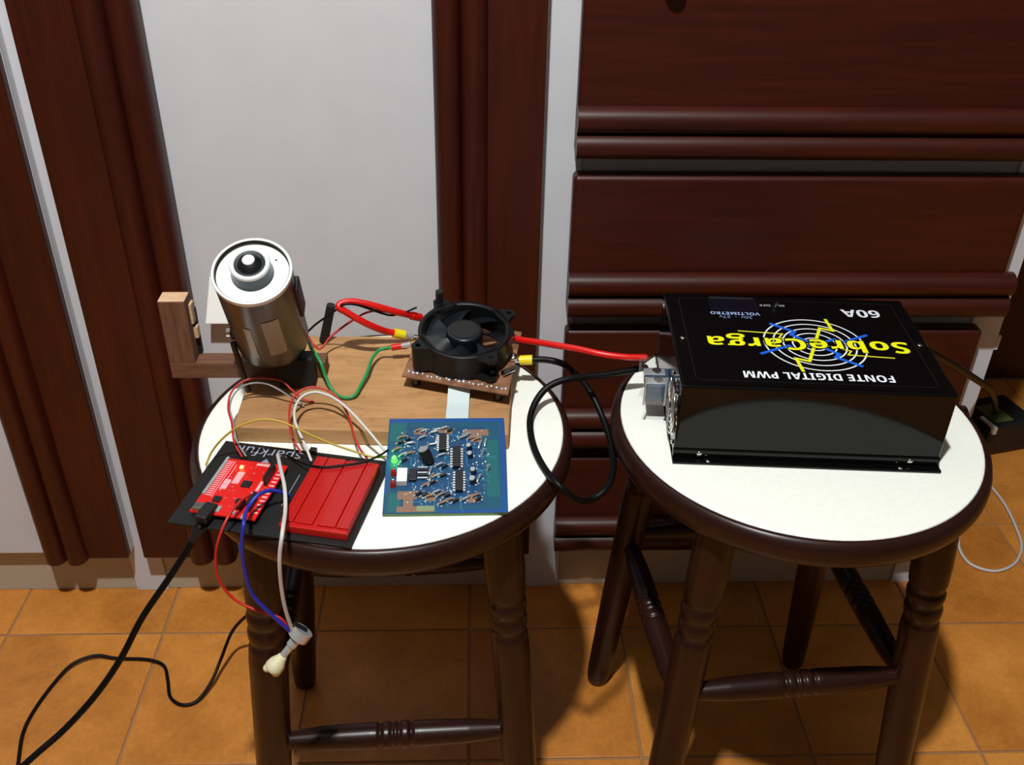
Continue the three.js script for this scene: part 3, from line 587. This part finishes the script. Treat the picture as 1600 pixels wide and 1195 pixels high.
// ---------- wires ----------
const WIRES = {
  red_thick_loop: [[-0.0785, 0.5235, 0.1947], [-0.0843, 0.526, 0.1966], [-0.0925, 0.533, 0.2027], [-0.1079, 0.545, 0.2081], [-0.1192, 0.553, 0.2078], [-0.1265, 0.558, 0.2071], [-0.1255, 0.56, 0.2047], [-0.1169, 0.561, 0.2015], [-0.1031, 0.558, 0.1997], [-0.0877, 0.552, 0.1974], [-0.0733, 0.545, 0.1934], [-0.0614, 0.537, 0.1852]],
  red_supply: [[0.038, 0.521, 0.2017], [0.0433, 0.522, 0.2058], [0.0579, 0.525, 0.2151], [0.0751, 0.528, 0.2261], [0.095, 0.53, 0.2364], [0.1147, 0.53, 0.245], [0.1349, 0.529, 0.2485], [0.1545, 0.528, 0.248]],
  black_supply: [[0.0527, 0.514, 0.2288], [0.0622, 0.515, 0.2299], [0.0752, 0.514, 0.2323], [0.0934, 0.4892, 0.21], [0.1081, 0.482, 0.235], [0.1191, 0.4669, 0.26], [0.1234, 0.4586, 0.29], [0.1211, 0.4579, 0.325], [0.1115, 0.4566, 0.35], [0.0973, 0.4536, 0.36], [0.0775, 0.478, 0.385], [0.0667, 0.4885, 0.382], [0.058, 0.488, 0.3627], [0.0508, 0.488, 0.337], [0.0477, 0.4885, 0.3096], [0.0486, 0.492, 0.2891], [0.0537, 0.498, 0.2755], [0.0621, 0.505, 0.2662], [0.0721, 0.51, 0.2623], [0.084, 0.512, 0.259], [0.1033, 0.511, 0.2532], [0.1275, 0.511, 0.2479], [0.1569, 0.513, 0.2412]],
  usb_cable: [[-0.2116, 0.4894, 0.432], [-0.2178, 0.4797, 0.437], [-0.2361, 0.4535, 0.447], [-0.2597, 0.4223, 0.46], [-0.2793, 0.3893, 0.472], [-0.2998, 0.3629, 0.484], [-0.3252, 0.3389, 0.498], [-0.3433, 0.3278, 0.51], [-0.3646, 0.3132, 0.522]],
  floor_cord: [[-0.2558, 0.12, 0.1468], [-0.2839, 0.09, 0.1407], [-0.3079, 0.055, 0.1351], [-0.3218, 0.026, 0.1526], [-0.3306, 0.012, 0.1759], [-0.3453, 0.004, 0.1993], [-0.3608, 0.003, 0.203], [-0.3776, 0.003, 0.1921], [-0.3887, 0.003, 0.1642], [-0.3994, 0.003, 0.1415], [-0.4178, 0.004, 0.1327], [-0.4643, 0.004, 0.1287], [-0.4886, 0.007, 0.1267], [-0.5128, 0.007, 0.1389], [-0.5277, 0.004, 0.1666], [-0.5383, 0.003, 0.2129], [-0.5385, 0.003, 0.2404], [-0.5277, 0.003, 0.2842], [-0.5176, 0.003, 0.3214]],
  red_jumper: [[-0.1776, 0.497, 0.4018], [-0.182, 0.504, 0.4202], [-0.1875, 0.503, 0.4361], [-0.1931, 0.4927, 0.446], [-0.1979, 0.4748, 0.449], [-0.1978, 0.4545, 0.452], [-0.1884, 0.4368, 0.455], [-0.1718, 0.4272, 0.458], [-0.1523, 0.4201, 0.461], [-0.1461, 0.4058, 0.463]],
  blue_jumper: [[-0.1475, 0.496, 0.4025], [-0.1524, 0.502, 0.4058], [-0.1601, 0.507, 0.4095], [-0.1673, 0.509, 0.4172], [-0.1731, 0.506, 0.4272], [-0.1696, 0.5162, 0.458], [-0.1721, 0.5002, 0.463], [-0.1732, 0.4756, 0.464], [-0.1704, 0.4491, 0.464], [-0.1596, 0.4297, 0.464], [-0.1452, 0.4083, 0.464]],
  white_jumper: [[-0.1676, 0.489, 0.3407], [-0.1592, 0.5, 0.3715], [-0.1488, 0.507, 0.4088], [-0.1453, 0.505, 0.4294], [-0.141, 0.5119, 0.466], [-0.1439, 0.4947, 0.471], [-0.1463, 0.4614, 0.47], [-0.1461, 0.4357, 0.468], [-0.1442, 0.4115, 0.465]],
  yellow_jumper: [[-0.2247, 0.489, 0.3533], [-0.2206, 0.497, 0.3472], [-0.2082, 0.512, 0.3461], [-0.1916, 0.525, 0.3472], [-0.1735, 0.53, 0.3463], [-0.1591, 0.528, 0.3472], [-0.1439, 0.521, 0.3493], [-0.1235, 0.511, 0.3518], [-0.1029, 0.503, 0.3536], [-0.0844, 0.499, 0.3573], [-0.0752, 0.497, 0.3539]],
  red_left: [[-0.1954, 0.494, 0.3487], [-0.2035, 0.5, 0.3362], [-0.2084, 0.507, 0.3181], [-0.2135, 0.512, 0.3041], [-0.2133, 0.518, 0.2893], [-0.207, 0.522, 0.2796], [-0.1965, 0.524, 0.275], [-0.184, 0.523, 0.2735], [-0.1724, 0.519, 0.2715], [-0.1639, 0.513, 0.2759], [-0.1545, 0.506, 0.2798], [-0.1442, 0.5035, 0.2823]],
  grey_left: [[-0.1924, 0.494, 0.3479], [-0.2017, 0.5, 0.3344], [-0.2081, 0.506, 0.3148], [-0.213, 0.511, 0.3007], [-0.2109, 0.516, 0.2863], [-0.2032, 0.52, 0.2801], [-0.192, 0.522, 0.2792], [-0.1822, 0.52, 0.2792], [-0.1712, 0.515, 0.282], [-0.1628, 0.508, 0.2827], [-0.1522, 0.504, 0.289]],
  red_right: [[-0.1466, 0.497, 0.347], [-0.1541, 0.505, 0.338], [-0.1592, 0.514, 0.3161], [-0.1585, 0.519, 0.3031], [-0.1528, 0.523, 0.2947], [-0.1443, 0.525, 0.2912], [-0.1333, 0.524, 0.2918], [-0.1243, 0.521, 0.2949], [-0.1161, 0.516, 0.3029], [-0.109, 0.511, 0.316], [-0.103, 0.506, 0.3352], [-0.0968, 0.5, 0.3479], [-0.0903, 0.4975, 0.357]],
  white_right: [[-0.1362, 0.498, 0.3598], [-0.1418, 0.505, 0.3488], [-0.149, 0.511, 0.3353], [-0.1533, 0.516, 0.3247], [-0.1537, 0.52, 0.3124], [-0.149, 0.523, 0.3017], [-0.1394, 0.525, 0.2988], [-0.1288, 0.524, 0.3013], [-0.1183, 0.522, 0.3078], [-0.1076, 0.519, 0.318], [-0.0923, 0.513, 0.3358], [-0.0758, 0.5, 0.3508]],
  dark_jumper: [[-0.1607, 0.489, 0.3407], [-0.149, 0.494, 0.3544], [-0.138, 0.498, 0.3658], [-0.1247, 0.4995, 0.3708], [-0.1104, 0.4995, 0.3688], [-0.0922, 0.4995, 0.3639], [-0.0795, 0.501, 0.3573], [-0.0735, 0.502, 0.3517]],
  green: [[-0.1561, 0.532, 0.2186], [-0.1498, 0.531, 0.2354], [-0.14, 0.526, 0.2517], [-0.1357, 0.514, 0.2576], [-0.1298, 0.505, 0.265], [-0.1189, 0.504, 0.276], [-0.1097, 0.505, 0.2755], [-0.1043, 0.507, 0.2598], [-0.0999, 0.51, 0.2429], [-0.0969, 0.512, 0.2214], [-0.0906, 0.514, 0.2097], [-0.0797, 0.516, 0.2095]],
  red_motor: [[-0.161, 0.525, 0.1971], [-0.1553, 0.516, 0.201], [-0.1482, 0.513, 0.2066], [-0.1438, 0.515, 0.2023], [-0.1391, 0.52, 0.1976], [-0.1301, 0.526, 0.1929], [-0.1152, 0.538, 0.1944], [-0.1039, 0.545, 0.1946], [-0.0932, 0.549, 0.1975], [-0.0773, 0.546, 0.1964], [-0.0603, 0.536, 0.1847]],
  black_motor: [[-0.16, 0.525, 0.1959], [-0.1511, 0.533, 0.1941], [-0.138, 0.545, 0.1995], [-0.1274, 0.556, 0.2059], [-0.1208, 0.562, 0.209], [-0.1107, 0.56, 0.2059], [-0.0985, 0.553, 0.2017], [-0.0868, 0.546, 0.1977], [-0.0793, 0.543, 0.1954], [-0.0688, 0.543, 0.191], [-0.0567, 0.547, 0.1877]],
  white_floor: [[0.8219, 0.003, -0.2307], [0.8311, 0.003, -0.2107], [0.8346, 0.003, -0.1657], [0.8267, 0.003, -0.1051], [0.8143, 0.003, -0.0623], [0.7844, 0.003, -0.0258], [0.7491, 0.003, -0.0131], [0.7228, 0.003, -0.0267], [0.7182, 0.003, -0.0539], [0.7294, 0.003, -0.0875], [0.7505, 0.003, -0.1209]],
  mains: [[0.3952, 0.53, 0.2253], [0.4074, 0.532, 0.2322], [0.4514, 0.4964, 0.19], [0.5188, 0.4383, 0.12], [0.582, 0.3838, 0.06], [0.6326, 0.3383, 0.01], [0.6997, 0.2687, -0.08], [0.7859, 0.1746, -0.2], [0.8764, 0.067, -0.3259]],
};
function cable(key, r, mat, name, label, ends) {
  const t = thing(name, label, 'wire', WIRES[key][0]);
  const o = V(...WIRES[key][0]);
  const pts = WIRES[key].map((p) => [p[0] - o.x, p[1] - o.y, p[2] - o.z]);
  part('insulation', tube(pts, r), mat, t);
  if (ends) ends(t, pts);
  return t;
}
const lug = (t, p, q, r, len, mat, flip, name = 'crimp_sleeve', label = 'yellow crimp sleeve') => {   // sleeve over the wire's end p, pointing away from q
  const d = V(...p).sub(V(...q)).normalize(), e = V(...p).addScaledVector(d, len);
  const s = part(name, rod(p, [e.x, e.y, e.z], r, r * 0.96, 18), mat, t, null, null, label);
  const f = e.clone().addScaledVector(d, 0.009);
  part('ring_tongue', rod([e.x, e.y, e.z], [f.x, f.y, f.z], 0.0022, 0.003, 10), M.solder, s);
};
cable('red_thick_loop', 0.0033, M.redCable, 'power_cable', 'thick red cable doubled back in a loop left of the fan', (t, p) => {
  lug(t, p[0], p[1], 0.0047, 0.0112, M.yellowLug);
  lug(t, p[p.length - 1], p[p.length - 2], 0.0042, 0.011, M.redCable, false, 'heat_shrink', 'red sleeve');
});
cable('red_supply', 0.0031, M.redCable, 'power_cable', 'thick red cable bridging the two stools to the power supply');
cable('black_supply', 0.0031, M.rubber, 'power_cable', 'thick black cable coiled in a loop between the two stools', (t, p) => lug(t, p[0], p[1], 0.0047, 0.0118, M.yellowLug));
cable('usb_cable', 0.0026, M.rubber, 'usb_cable', 'black USB cable hanging off the red board toward the lower left', (t, p) => {
  const d = V(...p[0]).sub(V(...p[1])).normalize();
  const a = V(...p[0]), b = a.clone().addScaledVector(d, 0.004);
  part('strain_relief', rod(p[1], p[0], 0.0028, 0.0052, 14), M.blackPlastic, t);
  const g = box(0.0105, 0.0072, 0.019, 0.0018, 2); g.rotateY(-0.32); g.translate(b.x + 0.0018, b.y + 0.003, b.z - 0.0085);
  part('plug', g, M.blackPlastic, t);
});
cable('floor_cord', 0.0021, M.rubber, 'cord', 'thin black cord snaking across the tiled floor at the left');
cable('red_jumper', 0.0011, M.redWire, 'jumper_wire', 'red wire hanging from the red board past the seat edge to the knob');
cable('blue_jumper', 0.0016, M.blueWire, 'jumper_wire', 'blue wire arching off the red board and down to the knob');
cable('white_jumper', 0.0016, M.whiteWire, 'jumper_wire', 'pale grey wire hanging over the front seat edge to the knob');
cable('yellow_jumper', 0.0009, M.yellowWire, 'jumper_wire', 'thin yellow wire arching in front of the tan board');
cable('red_left', 0.0009, M.redWire, 'jumper_wire', 'thin red wire looped below the motor at the left of the tan board');
cable('grey_left', 0.0008, M.greyWire, 'jumper_wire', 'thin grey wire looped beside the red one below the motor');
cable('red_right', 0.0010, M.redWire, 'jumper_wire', 'thin red wire arching from the breadboard over the tan board');
cable('white_right', 0.0012, M.whiteWire, 'jumper_wire', 'white wire looping from the breadboard over the tan board to the blue board');
cable('dark_jumper', 0.0009, M.rubber, 'jumper_wire', 'thin black wire crossing the breadboard to the blue board');
cable('green', 0.0015, M.greenWire, 'motor_wire', 'green wire dipping from the motor across the tan board to the fan', (t, p) => lug(t, p[p.length - 1], p[p.length - 2], 0.0032, 0.0095, M.redCable, false, 'crimp_sleeve', 'red crimp sleeve'));
cable('red_motor', 0.0011, M.redWire, 'motor_wire', 'thin red wire rising from the motor to the fan cables');
cable('black_motor', 0.0010, M.rubber, 'motor_wire', 'thin black wire running along the red loop to the fan');
cable('white_floor', 0.0022, M.whiteWire, 'cord', 'thin white cord looped on the floor at the right');

// ---------- knob hanging on the three wires ----------
{
  const t = thing('potentiometer', 'small metal potentiometer with a cream knob hanging in front of the left stool leg', 'potentiometer', [-0.1412, 0.4035, 0.4650]);
  const d = V(-0.62, -0.70, 0.36).normalize(), P = (k, o = [0, 0, 0]) => [d.x * k + o[0], d.y * k + o[1], d.z * k + o[2]];
  part('case', rod(P(-0.008), P(0.0), 0.0085, 0.0085, 28), M.brightMetal, t);
  part('terminal_strip', boxAt(-0.009, 0.003, -0.001, 0.0085, -0.006, -0.001, 0.0006).rotateZ(-0.7), M.blackPlastic, t);
  part('bushing', rod(P(0), P(0.008), 0.0042, 0.0042, 20), M.brightMetal, t);
  part('shaft', rod(P(0.008), P(0.021), 0.0031, 0.0031, 16), M.brightMetal, t);
  const k = lathe([[0.0003, 0], [0.0034, 0.0002], [0.0044, 0.003], [0.0068, 0.0075], [0.0076, 0.0115], [0.0072, 0.0145], [0.0056, 0.0158], [0.0003, 0.0152]], 14);
  k.applyQuaternion(new THREE.Quaternion().setFromUnitVectors(V(0, 1, 0), d)); const o = P(0.018); k.translate(...o);
  const kn = part('knob', k, M.cream, t);
  const side = V(-0.62, 0.55, 0).normalize();
  for (const q of [-1, 1]) part('knob_lobe', new THREE.SphereGeometry(0.0034, 12, 8).translate(d.x * 0.0335 + side.x * q * 0.0041, d.y * 0.0335 + side.y * q * 0.0041, d.z * 0.0335), M.cream, kn);
}

// ---------- black power supply on the right stool ----------
{
  const W = 0.2245, D = 0.163, HB = 0.074, hw = W / 2, hd = D / 2;
  const g = thing('power_supply', 'glossy black power supply box with yellow lettering on the right stool', 'power supply', [0.2855, ST, 0.2700], -0.07);
  const body = merge([
    boxAt(-hw + 0.001, hw - 0.001, 0.0025, HB - 0.001, -hd + 0.001, hd - 0.001, 0),
  ]);
  part('case', boxAt(-hw, hw, 0.0022, HB, -hd, hd, 0.0022, 3), M.blackGloss, g);
  const fl = part('base_flange', boxAt(-hw - 0.001, hw + 0.001, 0, 0.0026, -hd - 0.0075, hd + 0.0085, 0.001, 2), M.blackGloss, g);
  part('lower_lip', boxAt(-hw - 0.0006, hw + 0.0006, 0.0024, 0.0108, hd - 0.002, hd + 0.0018, 0.0012, 2), M.blackGloss, g);
  for (const x of [-0.0905, 0.0875]) {
    part('screw', new THREE.SphereGeometry(0.0027, 14, 8).scale(1, 1, 0.5).translate(x, 0.0068, hd + 0.0020), M.chrome, g);
    part('screw', new THREE.SphereGeometry(0.0024, 14, 8).scale(1, 0.5, 1).translate(x + (x < 0 ? 0.0075 : -0.0085), 0.0027, hd + 0.0055), M.chrome, g);
  }
  const map = canvasTex(1400, 1014, (c, w, h) => {
    c.fillStyle = '#050506'; c.fillRect(0, 0, w, h);
    c.strokeStyle = '#1b1c20'; c.lineWidth = 4; c.beginPath(); c.roundRect(w * .045, h * .045, w * .91, h * .91, 30); c.stroke();
    const k = w / W, cx = 0.447 * w, cy = 0.452 * h;
    c.strokeStyle = '#e9ecf0'; c.lineWidth = 9;
    for (const r of [0.045, 0.0365, 0.028, 0.0195, 0.011]) { c.beginPath(); c.arc(cx, cy, r * k, 0, 7); c.stroke(); }
    const bolt = (ang, col, len, wd) => {
      c.save(); c.translate(cx, cy); c.rotate(ang); c.fillStyle = col; c.beginPath();
      const P = [[0, -wd], [0.5 * len, -wd], [0.46 * len, -3.4 * wd], [0.78 * len, -0.2 * wd], [0.74 * len, -1.9 * wd], [len, 0.2 * wd], [0.70 * len, 1.4 * wd], [0.73 * len, -0.1 * wd], [0.42 * len, 1.0 * wd], [0, wd]];
      P.forEach(([x, y], i) => (i ? c.lineTo(x, y) : c.moveTo(x, y))); c.closePath(); c.fill(); c.restore();
    };
    const zig = (pts, col, lw) => { c.strokeStyle = col; c.lineWidth = lw; c.lineJoin = 'miter'; c.beginPath(); pts.forEach(([x, y], i) => (i ? c.lineTo(cx + x * k, cy + y * k) : c.moveTo(cx + x * k, cy + y * k))); c.stroke(); };
    for (const s of [1, -1]) {
      zig([[0, 0], [s * 0.018, -s * 0.016], [s * 0.014, -s * 0.022], [s * 0.034, -s * 0.036]].map(([x, y]) => [x, -y]), '#1f5fd0', 23);
      zig([[0, 0], [s * 0.020, s * -0.010], [s * 0.024, s * -0.004], [s * 0.052, s * -0.020]], '#1f5fd0', 21);
      zig([[s * 0.006, 0], [s * 0.030, s * 0.010], [s * 0.026, s * 0.017], [s * 0.066, s * 0.020]].map(([x, y]) => [-x, -y]), '#d8d436', 11);
      zig([[0, 0], [s * 0.011, s * 0.030], [s * 0.022, s * 0.026], [s * 0.020, s * 0.048]].map(([x, y]) => [x, -y]), '#dede1e', 19);
    }
    c.textBaseline = 'alphabetic';
    const text = (t, x, y, px, sx, col, wt = 'bold', al = 'left') => { c.save(); c.translate(x * w, y * h); c.scale(sx, 1); c.fillStyle = col; c.font = `${wt} ${px}px sans-serif`; c.textAlign = al; c.fillText(t, 0, 0); c.restore(); };
    const fit = (t, x0, x1, y, px, col, wt = 'bold', st = 0) => { c.font = `${wt} ${px}px sans-serif`; const sx = (x1 - x0) * w / c.measureText(t).width; c.save(); c.translate(x0 * w, y * h); c.scale(sx, 1); c.fillStyle = col; if (st) { c.strokeStyle = '#08080a'; c.lineWidth = st; c.strokeText(t, 0, 0); } c.fillText(t, 0, 0); c.restore(); };
    fit('FONTE DIGITAL PWM', 0.195, 0.775, 0.145, 92, '#e6e9f2');
    fit('SobreCarga', 0.068, 0.885, 0.505, 172, '#e6e41c', 'bold', 14);
    fit('60A', 0.112, 0.275, 0.872, 124, '#d7dae2');
    fit('20v  -  27v', 0.66, 0.80, 0.752, 40, '#8d9bd0', 'normal');
    fit('VOLTIMETRO', 0.625, 0.835, 0.797, 46, '#9fadda', 'bold');
    fit('ON', 0.505, 0.535, 0.905, 32, '#a9a9ac'); fit('OFF', 0.565, 0.615, 0.905, 32, '#a9a9ac');
    c.fillStyle = '#0d0d1c'; c.fillRect(w * .625, h * .81, w * .205, h * .145);
  });
  const tp = part('top_panel', new THREE.PlaneGeometry(W - 0.006, D - 0.006).rotateX(-Math.PI / 2).rotateY(Math.PI).translate(0, HB + 0.0003, 0), phy({ map, roughness: 0.28, specularIntensity: 0.5 }), g, null, null, 'printed black top with yellow, white and blue lettering');
  // voltmeter window, toggle switch and top screws (canvas x runs toward -x, canvas top toward +z)
  const top = (u, v) => [hw - 0.003 - u * (W - 0.006), hd - 0.003 - v * (D - 0.006)];
  { const [x, z] = top(0.727, 0.885); const dsp = part('voltmeter', boxAt(x - 0.0225, x + 0.0225, HB, HB + 0.0012, z - 0.0105, z + 0.0105, 0.0005), M.display, g); part('bezel', boxAt(x - 0.0215, x + 0.0205, HB + 0.0004, HB + 0.0022, z - 0.0122, z - 0.0098, 0.0004), M.blackPlastic, dsp); }
  { const [x, z] = top(0.553, 0.86); const nut = part('toggle_switch', cyl(0.0042, 0.0045, 0.0022, 6).translate(x, HB + 0.0014, z), M.darkSteel, g); part('lever', rod([x, HB + 0.002, z], [x + 0.001, HB + 0.0065, z + 0.002], 0.0011, 0.0017), M.chrome, nut); }
  for (const [x, z] of [[-hw + 0.009, 0.004], [hw - 0.008, 0.003]]) part('screw', new THREE.SphereGeometry(0.0026, 14, 8).scale(1, 0.45, 1).translate(x, HB + 0.0005, z), M.chrome, g);
  part('screw', new THREE.SphereGeometry(0.0022, 12, 8).scale(0.5, 1, 1).translate(-hw - 0.0002, HB - 0.008, -hd + 0.012), M.chrome, g);
  // terminal block in a clear cover on the left flank
  const tb = part('terminal_block', boxAt(-hw - 0.021, -hw, 0.026, 0.040, 0.000, 0.031, 0.0012, 2), M.blueBlock, g);
  for (const z of [0.0075, 0.0225]) {
    part('terminal_screw', cyl(0.0042, 0.0042, 0.0022, 16).translate(-hw - 0.011, 0.041, z), M.chrome, tb);
    part('terminal_plate', boxAt(-hw - 0.0225, -hw - 0.0035, 0.0392, 0.0405, z - 0.005, z + 0.005, 0.0003), M.solder, tb);
  }
  part('terminal_cover', merge([boxAt(-hw - 0.026, -hw, 0.0500, 0.0508, -0.003, 0.034, 0), boxAt(-hw - 0.026, -hw, 0.022, 0.0500, 0.0334, 0.034, 0), boxAt(-hw - 0.026, -hw, 0.022, 0.0500, -0.003, -0.0024, 0)]), M.clear, g, null, null, 'clear plastic cover over the terminals');
  part('cover_rib', boxAt(-hw - 0.006, -hw - 0.004, 0.022, 0.0512, 0.0336, 0.0352, 0.0004), M.capTop, g);
  part('cover_rib', boxAt(-hw - 0.024, -hw - 0.0225, 0.022, 0.0512, 0.0336, 0.0350, 0.0004), M.capTop, g);
  for (const [x, z] of [[-0.003, -0.006], [-0.006, 0.001]]) part('loose_strand', rod([-hw - 0.006 + x, 0.045, 0.002 + z * 0.3], [-hw - 0.008, 0.060, -0.020], 0.00022), M.rubber, g);
  // round wire guard over the fan opening
  for (const r of [0.008, 0.013, 0.018, 0.0225]) part('fan_guard_ring', new THREE.TorusGeometry(r, 0.0009, 8, 36).rotateY(Math.PI / 2).translate(-hw - 0.0025, 0.035, 0.055), M.chrome, g);
  for (const a of [0.6, 2.2, 3.8, 5.4]) part('fan_guard_spoke', rod([-hw - 0.0018, 0.035 + 0.007 * Math.cos(a), 0.055 + 0.007 * Math.sin(a)], [-hw - 0.0018, 0.035 + 0.027 * Math.cos(a), 0.055 + 0.025 * Math.sin(a)], 0.0010), M.chrome, g);
  for (const [yy, zz] of [[0.058, 0.074], [0.012, 0.074], [0.058, 0.036]]) part('screw', new THREE.SphereGeometry(0.0022, 12, 8).scale(0.6, 1, 1).translate(-hw - 0.001, yy, zz), M.chrome, g);
}
// mains cord and adapter on the floor at the right
{
  cable('mains', 0.0042, M.rubber, 'mains_cord', 'black mains cord dropping from the power supply behind the right stool');
  const a = thing('power_adapter', 'black adapter with a greenish label lying on the floor behind the right stool', 'adapter', [0.885, 0.0006, -0.335], 0.25);
  part('body', boxAt(-0.045, 0.05, 0, 0.062, -0.045, 0.04, 0.008, 3), M.blackPlastic, a);
  part('green_label', boxAt(-0.03, 0.008, 0.0612, 0.0626, -0.02, 0.03, 0.0003), M.greenBoard, a);
  part('white_strip', boxAt(-0.042, -0.035, 0.05, 0.0635, 0.008, 0.045, 0.001), M.whitePlastic, a);
  part('plug', boxAt(-0.072, -0.044, 0.006, 0.048, -0.03, 0.02, 0.006, 2), M.blackMatte, a);
  part('plug_pin', rod([-0.040, 0.058, -0.04], [-0.062, 0.064, -0.058], 0.005), M.whiteWire, a);
  part('lead', tube([[0.048, 0.02, 0.02], [0.08, 0.016, 0.03], [0.14, 0.006, 0.03], [0.25, 0.0045, 0.01]], 0.004), M.rubber, a);
}

scene.traverse((o) => { if (o.isMesh) { o.castShadow = true; o.receiveShadow = true; } });
renderer.render(scene, camera);
